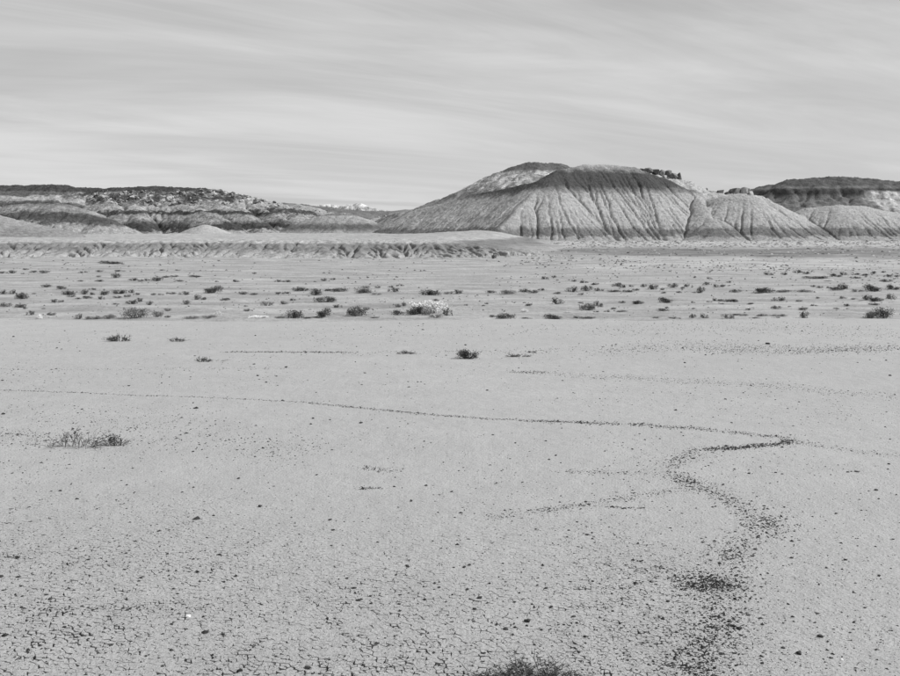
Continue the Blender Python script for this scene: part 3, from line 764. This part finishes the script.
rows(600, "18,286.5,11,4 22,287.5,7,3 31,286.5,5,2 17,277.5,2.5,1.3 44,287,7,3 52,289.5,12,5 36,290.5,7,2 29,292,13,2.2 62,290,5,2 73,287.5,10,4 82,289,5,2 86,287,7,3 101,292,8,5 97,293,10,2.2 95,278,3,2 109,279,5,2 106,285,7,3 116,287.5,6,3 122,287,6,2.6 128.5,282.5,5,2 129,286,3,1.2 136,292.5,13,3 79,293,6,2 64,293.5,6,2 13,292,15,2.2 2,291,4,2 37,304,14,4.2 22,303,7,2.2 65,302.5,15,5.5 109,302,6,1.2 116,301,8,3 127,301.5,15,3.2 134,302,8,3 122,304,4,1.2 93,303,4,2 149,304.5,4,2 62,311,12,3.2 67,308.5,4,2 7,312,6,2 13,309,6,2 22,312,14,2.2,g 1,307,6,4 93,309,4,1.6 93,318,7,4 104,318,8,4.2 127,318.5,13,6.5,g 140,315.5,14,2.2 74,318.5,12,1.7 57,318,10,1.4 148,310,5,2")
rows(750, "13,293,21,6.2 35,292,25,2.8,g 52,292,20,2.8,g 63,287,5,2 70,288,7,2 79,288,5,2 86,290.5,14,4 94,289,12,5.2 107,292,12,4,g 122,291,18,7.2 142,289.5,16,5 18,275,9,2.6 35,275,7,2.6 65,278.5,22,3 85,276.5,14,3 93,275,7,3 108,275,7,2.2 116,276,8,2.2 124,274,6,3 133,272.5,5,2 138,277,8,2.6 57,274,10,2.2 47,273,8,3 106,278.5,10,1.7 136,282,12,2.6 80,281,14,2.2,p 147,277,5,2 29,301,13,4 48,301.5,8,1.7 67,298.5,5,2 93,299,7,2.6 104,299.5,7,2.2,g 116,300.5,11,5 125,301.5,16,5.2 141,299,9,5.5 125,305,12,2.2 97,306,7,2.6 64,306,7,2 26,309,10,3.2 52,310,10,3.2 87,309,7,1.6 39,307,4,1.2 98,309,4,1.2 2,304,5,1.6 12,316,18,2.6,g 29,316,18,2.6,g 5,319,12,2.2 26,319,8,2.2 53,318,10,6.5 121,318,18,7.5,g 134,318,22,9.5 2,309,10,4,p")
UNIQUE = {(433, 312.5): 'wide bright feathery shrub standing out among dark shrubs near the playa edge',
          (135, 318): 'broad soft grey dome-shaped shrub at the edge of the bare playa',
          (884, 318): 'tall dark bushy shrub joined to a paler one at the playa edge',
          (871, 318): 'grey shrub pressed against a tall dark bushy shrub at the playa edge',
          (665, 302.5): 'dense flat-topped dark shrub alone on bare silt of the plain',
          (557, 304): 'small neat dark hemispherical shrub alone on bare silt of the plain',
          (357, 316): 'dark upright bushy shrub with pale trailing twigs at the playa edge'}
def label_for(u, v, w, h, k):
    if (u, v) in UNIQUE: return UNIQUE[(u, v)], None
    zone = 'at the playa edge' if v >= 314 else ('on the near plain' if v > 298 else ('on the middle plain' if v > 284 else 'on the far plain'))
    look = {'d': 'dark', 'g': 'mid-grey', 'p': 'pale feathery'}[k]
    form = 'flat mat-like' if h / w < 0.3 else ('upright bushy' if h / w > 0.55 else 'rounded')
    size = 'tiny' if w < 5.5 else ('small' if w < 9.5 else ('broad' if w < 16 else 'very broad'))
    best = min((max(0, abs(a[0] - u) - (a[2] + w) / 2) + 2.5 * abs(a[1] - v), a) for a in S if a[:2] != (u, v))
    g, nb = best
    if g > 16: rel = 'standing alone'
    elif nb[4] != k: rel = {'d': 'beside a darker one', 'g': 'beside a grey one', 'p': 'beside a pale one'}[nb[4]]
    elif nb[2] > w * 1.35: rel = 'beside a wider one'
    elif nb[2] < w / 1.35: rel = 'beside a narrower one'
    else: rel = 'beside an equal one'
    t = f'{size} {look} {form} shrub {rel} {zone}'
    return t, t.replace(' shrub ', ' shrubs ')
def place_shrub(u, v, w, h, k):
    p = on_plane(u, v, -0.06)
    for _ in range(3): p = on_plane(u, v, float(ground_top(p[0], p[1])) )
    if v >= 314: 
        y = max(p[1], float(edge_y(p[0])) + 0.15 + rnd.random() * 0.5); p = np.array((p[0] * y / p[1], y, 0))
    gz = float(ground_z(p[0], p[1])); s = p[1] / F900
    wid, hei = w * s * (1.15 if k == 'd' else 1.06), h * s * (1.3 if k == 'd' else 1.05)
    lab, grp = label_for(u, v, w, h, k)
    dep = min(max(wid * rnd.uniform(.6, 1.0), hei * 1.2), 1.2)
    if w >= 14:
        r = bpy.data.objects.new('shrub', None); COL.objects.link(r)
        st_, fo = rnd.choice(proto[k + 'b'])
        for nm, me in (('stems', st_), ('foliage', fo)):
            c = bpy.data.objects.new(nm, me); COL.objects.link(c); c.parent = r
    else:
        r = bpy.data.objects.new('shrub', rnd.choice(proto[k + 's'])); COL.objects.link(r)
    r.location = (p[0], p[1], gz - 0.01)
    r.scale = (wid, dep, hei / 0.5); r.rotation_euler = (0, 0, rnd.choice((0, math.pi)) + rnd.uniform(-.3, .3))
    tag(r, lab, 'shrub', grp)
for a in S: place_shrub(*a)

# single plants on the playa
def playa_plant(name, u, v, w, h, b, mats, label, cat, kids=('stems', 'foliage'), hscale=0.5, dep=0.6):
    p = on_plane(u, v, 0.0); s = np.hypot(p[1], CAM_H) / F900
    r = bpy.data.objects.new(name, None); COL.objects.link(r)
    for i, nm in enumerate(kids):
        if i in b.m:
            c = obj(nm, b.mesh(nm, [mats[i]], i), None, r)
    r.location = (p[0], p[1], float(ground_top(p[0], p[1])) - 0.002)
    r.scale = (w * s, w * s * dep, h * s / hscale); tag(r, label, cat); return r
def sprig(seed, n, nl, h=0.5, wide=0.45, wsc=0.006, leaf=0.05):
    """loose twigs leaning outwards, forked, with small leaves"""
    r = random.Random(seed); b = MB()
    for k in range(n):
        x = r.uniform(-wide, wide); y = r.gauss(0, .15)
        lean = Vector((x * .5 + r.gauss(0, .18), r.gauss(0, .2), r.uniform(.3, 1.0) * h * (1 - (x / (wide * 1.25)) ** 2)))
        p0 = Vector((x, y, -0.01)); p1 = p0 + lean * .5 + Vector((r.gauss(0, .03), r.gauss(0, .03), .02)); p2 = p0 + lean
        b.tube([p0, p1, p2], wsc, wsc * .5, 0)
        for q in range(2):
            t = p0.lerp(p2, r.uniform(.3, .8)); e = t + Vector((r.gauss(0, .09), r.gauss(0, .09), abs(r.gauss(0, .12)) * h * 2))
            b.tube([t, t.lerp(e, .5) + Vector((0, 0, .01)), e], wsc * .7, wsc * .35, 0)
            for _ in range(nl): b.leaf(t.lerp(e, r.random()), rdir(r, -.3), rdir(r, -1), leaf * r.uniform(.6, 1.3), leaf * .4 * r.uniform(.6, 1.3), 1)
        for _ in range(nl): b.leaf(p0.lerp(p2, r.uniform(.3, 1)), rdir(r, -.2), rdir(r, -1), leaf * r.uniform(.6, 1.3), leaf * .4, 1)
    return b
ML = [M_stem, M_leaf_d]
playa_plant('grass_tuft', 119, 341, 17, 8, sprig(1, 50, 4, wsc=.012, leaf=.07), ML, 'dark spiky tuft, taller of two side by side on the bare playa', 'tuft')
playa_plant('grass_tuft', 177, 341.5, 13, 5, sprig(2, 36, 4, wsc=.012, leaf=.07), ML, 'small dark tuft, shorter of two side by side on the bare playa', 'tuft')
playa_plant('low_plant', 203, 362, 12, 6, sprig(3, 36, 4, wsc=.013, leaf=.08), ML, 'low dark plant with thin twigs trailing off its side on the playa', 'plant')
playa_plant('dry_twigs', 216, 361.5, 16, 4, sprig(4, 14, 0, wsc=.010), [M_deadstem, M_leaf_d], 'thin dry twigs beside a low dark plant on the playa', 'twigs')
playa_plant('low_plant', 405, 354, 13, 4, sprig(5, 40, 4, wsc=.012, leaf=.08), ML, 'tiny flat dark plant near a twiggy domed shrub on the playa', 'plant')
playa_plant('shrub', 468, 358.5, 27, 11.5, bush(61, 1300, .05, .5, 12, .35, 60), ML, 'twiggy dark domed shrub growing alone on the bare playa', 'shrub')
playa_plant('low_plant', 519, 357, 17, 3.6, sprig(7, 46, 4, wsc=.012, leaf=.07), ML, 'low dark plant, wider of two close together on the playa', 'plant')
playa_plant('low_plant', 532, 353, 8, 2.4, sprig(8, 26, 4, wsc=.014, leaf=.09), ML, 'tiny dark plant, smaller of two close together on the playa', 'plant')
b = sprig(9, 26, 1, wsc=.0065, leaf=.03)
playa_plant('twiggy_plant', 78, 447, 62, 21, b, [M_deadstem, M_leaf_d], 'sprawling dry twiggy plant with pale bent stems amid dark grit', 'plant')
playa_plant('twiggy_plant', 76, 446, 50, 19, sprig(19, 13, 4, wsc=.008, leaf=.055), ML, 'dark sprigs growing up through the sprawling dry twiggy plant', 'plant')
playa_plant('twiggy_plant', 114, 445, 18, 13, sprig(10, 40, 3, wsc=.012, leaf=.08), ML, 'small dark sprig beside the sprawling dry twiggy plant', 'plant')
playa_plant('leafy_plant', 530, 681, 86, 23, sprig(11, 90, 4, wsc=.006, leaf=.045, wide=.38), ML, 'low spreading dark-leaved plant on the cracked mud plates', 'plant')

# ------------------------------------------------------------------ pebbles, grit and debris
pebs = [hull_mesh('clod', rock_pts(rr_, 13)) for _ in range(8)]
for m in pebs: m.materials.append(M_peb)
T = [(60, 491.5, 3.5), (77, 500, 4), (97, 509.5, 2.5), (193.5, 487.5, 3.5), (182, 492.5, 3), (260.5, 506.5, 4.5), (88, 560, 4), (76, 549, 3.5), (126, 553.5, 3.5), (219.5, 553.5, 3), (236, 575, 4.5), (197.5, 571, 4), (5, 636, 6), (240, 671, 6), (28, 651, 4), (411.5, 501, 4), (333, 530, 4), (441, 548, 3), (407, 565, 4), (467.5, 590, 4), (480, 598.5, 6), (527.5, 621.5, 7), (505.5, 629.5, 6), (542.5, 565.5, 4), (551, 607.5, 4.5), (546, 589, 4), (585, 637, 4), (452, 622, 4), (308, 668, 7), (399, 604, 4), (371, 603, 4), (355, 593, 3.5), (876, 490, 4), (836.5, 514, 3.5), (845.5, 560.5, 4.5), (791.5, 558.5, 3.5), (739.5, 629, 6), (748, 615.5, 4.5), (820, 637, 7), (783, 648, 5), (800, 653.5, 8), (853.5, 622.5, 5), (893, 540, 3), (614.5, 534.5, 3), (702.5, 542.5, 3.5), (857, 471.3, 5), (848, 472, 3.5), (889, 464, 3), (888, 469, 2.5), (749, 473.5, 3.5), (761, 467, 3), (749, 470, 2.5), (685, 363, 3), (768, 344, 5), (193, 452, 3), (129, 386, 3), (193, 403, 2.5), (258, 376, 3), (254, 364, 3), (286, 367, 3.5), (195, 356, 2.5), (365, 373, 3), (487, 390, 3.5), (493, 435, 3), (361, 423, 4), (311, 424, 3), (423, 330, 3), (418, 413, 3), (549, 460, 3), (556, 456, 3), (322, 439, 2.5), (424, 442, 2.5), (652, 428, 2.5), (751, 386, 2.5), (890, 376, 3), (238, 478.5, 4), (317, 474.5, 3)]
pr = random.Random(77)
TRAIL_PTS = [(590, 423), (640, 425), (700, 429), (750, 434), (785, 438), (745, 446), (700, 450), (668, 466), (690, 482), (740, 508), (765, 525), (735, 552), (712, 583), (720, 615), (712, 640), (697, 668), (530, 513), (590, 504), (640, 496)]
while len(T) < 295:
    u = pr.uniform(-5, 905); v = 325 + (345 * pr.random() ** 0.75)
    T.append((u, v, 1.7 + 1.6 * pr.random() ** 2 + (1.2 if v > 560 else 0)))
for u, v, s in T:
    p = on_plane(u, v, 0.0); k = np.hypot(p[1], CAM_H) / F900 * s
    o = bpy.data.objects.new('clod', pr.choice(pebs)); COL.objects.link(o)
    o.scale = (k * 1.15, k * pr.uniform(.8, 1.2), k * pr.uniform(.45, .7)); o.location = (p[0], p[1], float(ground_top(p[0], p[1])) + o.scale.z * 0.22)
    o.rotation_euler = (0, 0, pr.uniform(0, 6.28)); 
    near = min(np.hypot(tx_[0] - u, 2 * (tx_[1] - v)) for tx_ in TRAIL_PTS)
    where = 'beside the winding debris trail' if near < 28 else ('on cracked mud plates' if crack_mask(p[0], p[1]) > .4 else ('on smooth clay near the shrubby plain' if v < 400 else 'on smooth bare clay'))
    sz_ = 'chunky' if k > .033 else ('small' if k > .02 else 'tiny')
    lab = f'{sz_} dark clod lying loose {where}'
    tag(o, lab, 'clod', lab.replace('clod', 'clods'))
wm = hull_mesh('white_pebble', rock_pts(rr_, 14)); wm.materials.append(M_white)
for u, v, s, lab in [(188.5, 616.5, 5, 'white pebble lying on cracked mud plates'), (842, 660, 3, 'tiny pale pebble beside dark clods on smooth clay')]:
    p = on_plane(u, v); k = np.hypot(p[1], CAM_H) / F900 * s
    o = bpy.data.objects.new('white_pebble', wm); COL.objects.link(o); o.scale = (k * 1.3, k, k * .7); o.location = (p[0], p[1], float(ground_top(p[0], p[1])) + k * .15)
    tag(o, lab, 'pebble')

def chips(name, items, label, seed):
    """items: arrays x, y, size; flat angular fragments lying on the ground"""
    x, y, s = items; n = len(x); rs = np.random.RandomState(seed)
    z = ground_top(x, y)
    th = rs.rand(n) * 6.283
    asp = rs.uniform(0.16, 0.95, n)
    V = np.zeros((n, 6, 3))
    for k in range(5):
        a = th + k * 1.2566 + rs.uniform(-.3, .3, n)
        rad = s * .5 * rs.uniform(.65, 1.1, n)
        lx, ly = np.cos(k * 1.2566) * rad, np.sin(k * 1.2566) * rad * asp
        V[:, k, 0] = x + lx * np.cos(th) - ly * np.sin(th); V[:, k, 1] = y + lx * np.sin(th) + ly * np.cos(th)
        V[:, k, 2] = z - 0.001 + s * rs.uniform(0, .10, n)
    V[:, 5, 0] = x + rs.uniform(-.15, .15, n) * s; V[:, 5, 1] = y + rs.uniform(-.15, .15, n) * s; V[:, 5, 2] = z + s * rs.uniform(.12, .32, n)
    b0 = (np.arange(n) * 6)[:, None, None]
    tr = np.array([(0, 1, 5), (1, 2, 5), (2, 3, 5), (3, 4, 5), (4, 0, 5)])[None]
    me = mesh_np(name, V.reshape(-1, 3), None, (b0 + tr).reshape(-1, 3), smooth=False)
    return tag(obj(name, me, M_chip), label, 'grit', kind='stuff')
def pix_to_xy(u, v):
    c, s = math.cos(PITCH), math.sin(PITCH)
    a, b = u - 450.0, v - 338.0
    dz = -F900 * s - b * c; dy = F900 * c - b * s
    t = -CAM_H / dz
    return a * t, dy * t
def scale_at(y): return np.hypot(y, CAM_H) / F900
rs = np.random.RandomState(42)
trails = [  # polyline, count, spread px (u, v), size px
    ([(0, 390), (60, 392), (130, 395), (200, 397), (300, 402)], 620, 1, .35, 1.1),
    ([(300, 402), (350, 407), (420, 414), (480, 418), (530, 420), (590, 423)], 1000, 2, .5, 1.25),
    ([(530, 420), (590, 423), (640, 425), (700, 429), (750, 434), (785, 438)], 900, 3, 1.0, 1.6),
    ([(783, 437.5), (790, 440.5), (775, 444.5), (745, 447.5), (700, 450)], 900, 3, 1.2, 1.8),
    ([(790, 436), (800, 441), (785, 445)], 160, 6, 2.5, 1.6),
    ([(700, 450), (680, 458), (668, 466), (672, 474), (690, 482)], 420, 8, 3, 1.9),
    ([(672, 474), (690, 482), (715, 492), (740, 508), (752, 520)], 520, 9, 3.5, 2.0),
    ([(745, 520), (765, 524), (785, 528)], 330, 9, 6, 2.3),
    ([(760, 530), (742, 548), (730, 556)], 260, 13, 6, 2.3),
    ([(725, 553), (735, 562)], 200, 12, 5, 2.4),
    ([(690, 585), (712, 583), (730, 586)], 480, 14, 5, 2.5),
    ([(715, 590), (722, 615), (712, 640), (695, 672), (690, 690)], 950, 28, 9, 2.6),
    ([(700, 575), (712, 583), (722, 588)], 260, 22, 6, 2.6), ([(716, 600), (712, 625), (708, 645), (690, 680)], 260, 12, 8, 3.6),
    ([(490, 517), (530, 513), (560, 509.5), (590, 504), (630, 497), (670, 492), (700, 488)], 480, 7, 2.0, 1.7),
    ([(535, 511), (590, 504)], 130, 3, 1.0, 1.8),
    ([(560, 471), (600, 472), (640, 474)], 150, 8, 1.2, 1.7),
    ([(510, 372), (545, 372)], 130, 3, .8, 1.5), ([(545, 372), (600, 377), (640, 379), (760, 385), (900, 398)], 1100, 10, 1.6, 1.1),
    ([(600, 352), (640, 348), (700, 345), (760, 348), (900, 350)], 1700, 14, 2.6, 1.1),
    ([(700, 350), (800, 352), (900, 346)], 700, 12, 2.0, 1.4),
    ([(225, 352), (270, 352), (300, 352), (350, 352.5)], 420, 4, .35, 1.3), ([(0, 369), (150, 369), (300, 368)], 260, 8, .6, 1.1),
    ([(300, 352), (420, 353), (560, 350)], 300, 8, 1.5, 1.2), ([(790, 440), (830, 448), (900, 457)], 220, 6, 1.2, 1.4),
    ([(360, 467), (402, 471)], 120, 8, 1.2, 1.8), ([(357, 488), (382, 488)], 70, 3, .8, 2), ([(600, 507), (640, 508)], 60, 3, .6, 2),
    ([(0, 434), (40, 434)], 110, 10, 2, 1.7), ([(0, 440), (60, 442), (110, 444)], 260, 16, 4, 1.6),
    ([(20, 420), (150, 425), (270, 448)], 650, 40, 11, 1.7), ([(250, 445), (300, 455)], 250, 30, 9, 1.7),
    ([(0, 606), (60, 610), (180, 606)], 160, 8, 1.5, 2.6), ([(5, 557), (18, 557)], 16, 3, .4, 2.4), ([(5, 523), (15, 524)], 16, 3, .4, 2.2),
    ([(600, 330), (750, 328), (900, 335)], 1300, 40, 4.5, 1.0), ([(300, 330), (600, 332)], 300, 40, 4, 1.1), ([(600, 400), (760, 405), (900, 415)], 420, 50, 9, 1.3),
    ([(640, 450), (660, 470), (640, 500)], 160, 22, 9, 1.6), ([(620, 590), (700, 580), (740, 590)], 260, 30, 12, 2.2)]
tx, ty, ts = [], [], []
for pts, n, su, sv, sz in trails:
    pts = np.array(pts, float); seg = np.hypot(*np.diff(pts, axis=0).T); cum = np.concatenate([[0], np.cumsum(seg)])
    n = int(n * 1.6)
    t = rs.rand(n) * cum[-1]
    gap = perlin(t * 0.06 + pts[0, 0], t * 0 + pts[0, 1]) > -0.28
    t = t[gap]; n = len(t)
    u = np.interp(t, cum, pts[:, 0]) + rs.randn(n) * su; v = np.interp(t, cum, pts[:, 1]) + rs.randn(n) * sv + 1.2 * perlin(t * .05, t * 0 + 4.4) * min(1, sv)
    x, y = pix_to_xy(u, v); tx.append(x); ty.append(y); ts.append(scale_at(y) * sz * 0.82 * np.exp(rs.randn(n) * .42))
tx, ty, ts = map(np.concatenate, (tx, ty, ts))
chips('debris_trail', (tx, ty, ts), 'dark debris strung along the dry rivulet winding over the playa', 61)
# loose grit over the whole playa
n = 60000
u = rs.uniform(-60, 960, n); v = 322 + 380 * rs.rand(n)
x, y = pix_to_xy(u, v)
dn = 0.10 + 0.9 * sstep(-0.1, 0.5, fbm(x * 0.5 + 3, y * 0.4, 4)) + 0.55 * sstep(440, 600, v)
k = rs.rand(n) < dn * 0.75; x, y, v = x[k], y[k], v[k]
sz = scale_at(y) * np.exp(rs.randn(len(x)) * .5) * np.interp(v, [322, 420, 520, 676], [0.85, 1.0, 1.2, 1.5])
chips('loose_grit', (x, y, sz), 'fine dark grit peppered over the pale playa', 62)
# pale hummocks and stony rubble on the plain to the right, and specks below the hills
def hummocks():
    n = 3000; u = rs.uniform(520, 960, n); v = rs.choice([0, 1, 2], n, p=[.40, .22, .38])
    v = np.where(v == 0, np.interp(u, [540, 620, 760, 960], [258, 262, 268, 276]) + rs.randn(n) * 3.5, np.where(v == 1, rs.uniform(255, 282, n), rs.uniform(239.6, 256, n)))
    k = (perlin(u * .03, v * .22) > -0.18) & (v > 239.6); u, v = u[k], v[k]
    x, y = pix_to_xy(u, v); s = y / F900 * (1.1 + 3.2 * rs.rand(len(x)) ** 2)
    return x, y, s
x, y, s = hummocks()
half = rs.rand(len(x)) < 0.55
def lump_field(name, x, y, s, mat, label, cat, hh=.4):
    rsl = np.random.RandomState(len(x)); n = len(x); z = ground_z(x, y); V = np.zeros((n, 9, 3)); 
    for k in range(8):
        a = k * math.pi / 4; rad = s * rsl.uniform(.4, .65, n); lo = k % 2
        V[:, k, 0] = x + np.cos(a) * rad; V[:, k, 1] = y + np.sin(a) * rad * .7; V[:, k, 2] = z - .02 + s * rsl.uniform(0, .12, n)
    V[:, 8, 0] = x + rsl.uniform(-.2, .2, n) * s; V[:, 8, 1] = y; V[:, 8, 2] = z + s * hh * rsl.uniform(.5, 1, n)
    tr = np.array([(k, (k + 1) % 8, 8) for k in range(8)])[None]
    me = mesh_np(name, V.reshape(-1, 3), None, ((np.arange(n) * 9)[:, None, None] + tr).reshape(-1, 3), smooth=False)
    return tag(obj(name, me, mat), label, cat, kind='stuff')
M_hum = plain_mat('pale_hummock_silt', 0.36, 0.2, 3); M_scrub = plain_mat('dark_scrub', 0.09, 0.4, 6)
lump_field('silt_hummocks', x[half], y[half], s[half], M_hum, 'pale crusted silt hummocks on the plain below the main hill', 'hummocks')
lump_field('far_scrub', x[~half], y[~half], s[~half] * .9, M_scrub, 'dark low scrub specks between pale hummocks below the main hill', 'scrub')

na = 2600
ua = rs.uniform(470, 980, na); va = 238.4 + 9.5 * rs.rand(na) ** 1.3
xa, ya = pix_to_xy(ua, va); ka = ya < 196 - 0.0 * xa; xa, ya = xa[ka], ya[ka]
sa_ = ya / F900 * (1.2 + 3.5 * rs.rand(len(xa)) ** 2)
M_apron = plain_mat('apron_silt', 0.23, 0.35, 1.5)
lump_field('apron_rubble', xa, ya, sa_, M_apron, 'low crumbly silt rubble along the foot of the main hill', 'rubble', 0.3)

nt_ = 2600
ut = rs.uniform(-30, 940, nt_); vt = 259 + 55 * rs.rand(nt_) ** 1.2
kt = (perlin(ut * .012, vt * .13) > -0.12); ut, vt = ut[kt], vt[kt]
xt, yt = pix_to_xy(ut, vt); kk = yt > edge_y(xt) + .6; xt, yt = xt[kk], yt[kk]
st_sz = yt / F900 * (1.0 + 2.6 * rs.rand(len(xt)) ** 2.5)
lump_field('low_tufts', xt, yt, st_sz, plain_mat('grey_scrub', 0.13, 0.5, 4), 'tiny low tufts peppered between the shrubs of the plain', 'tufts', 0.45)
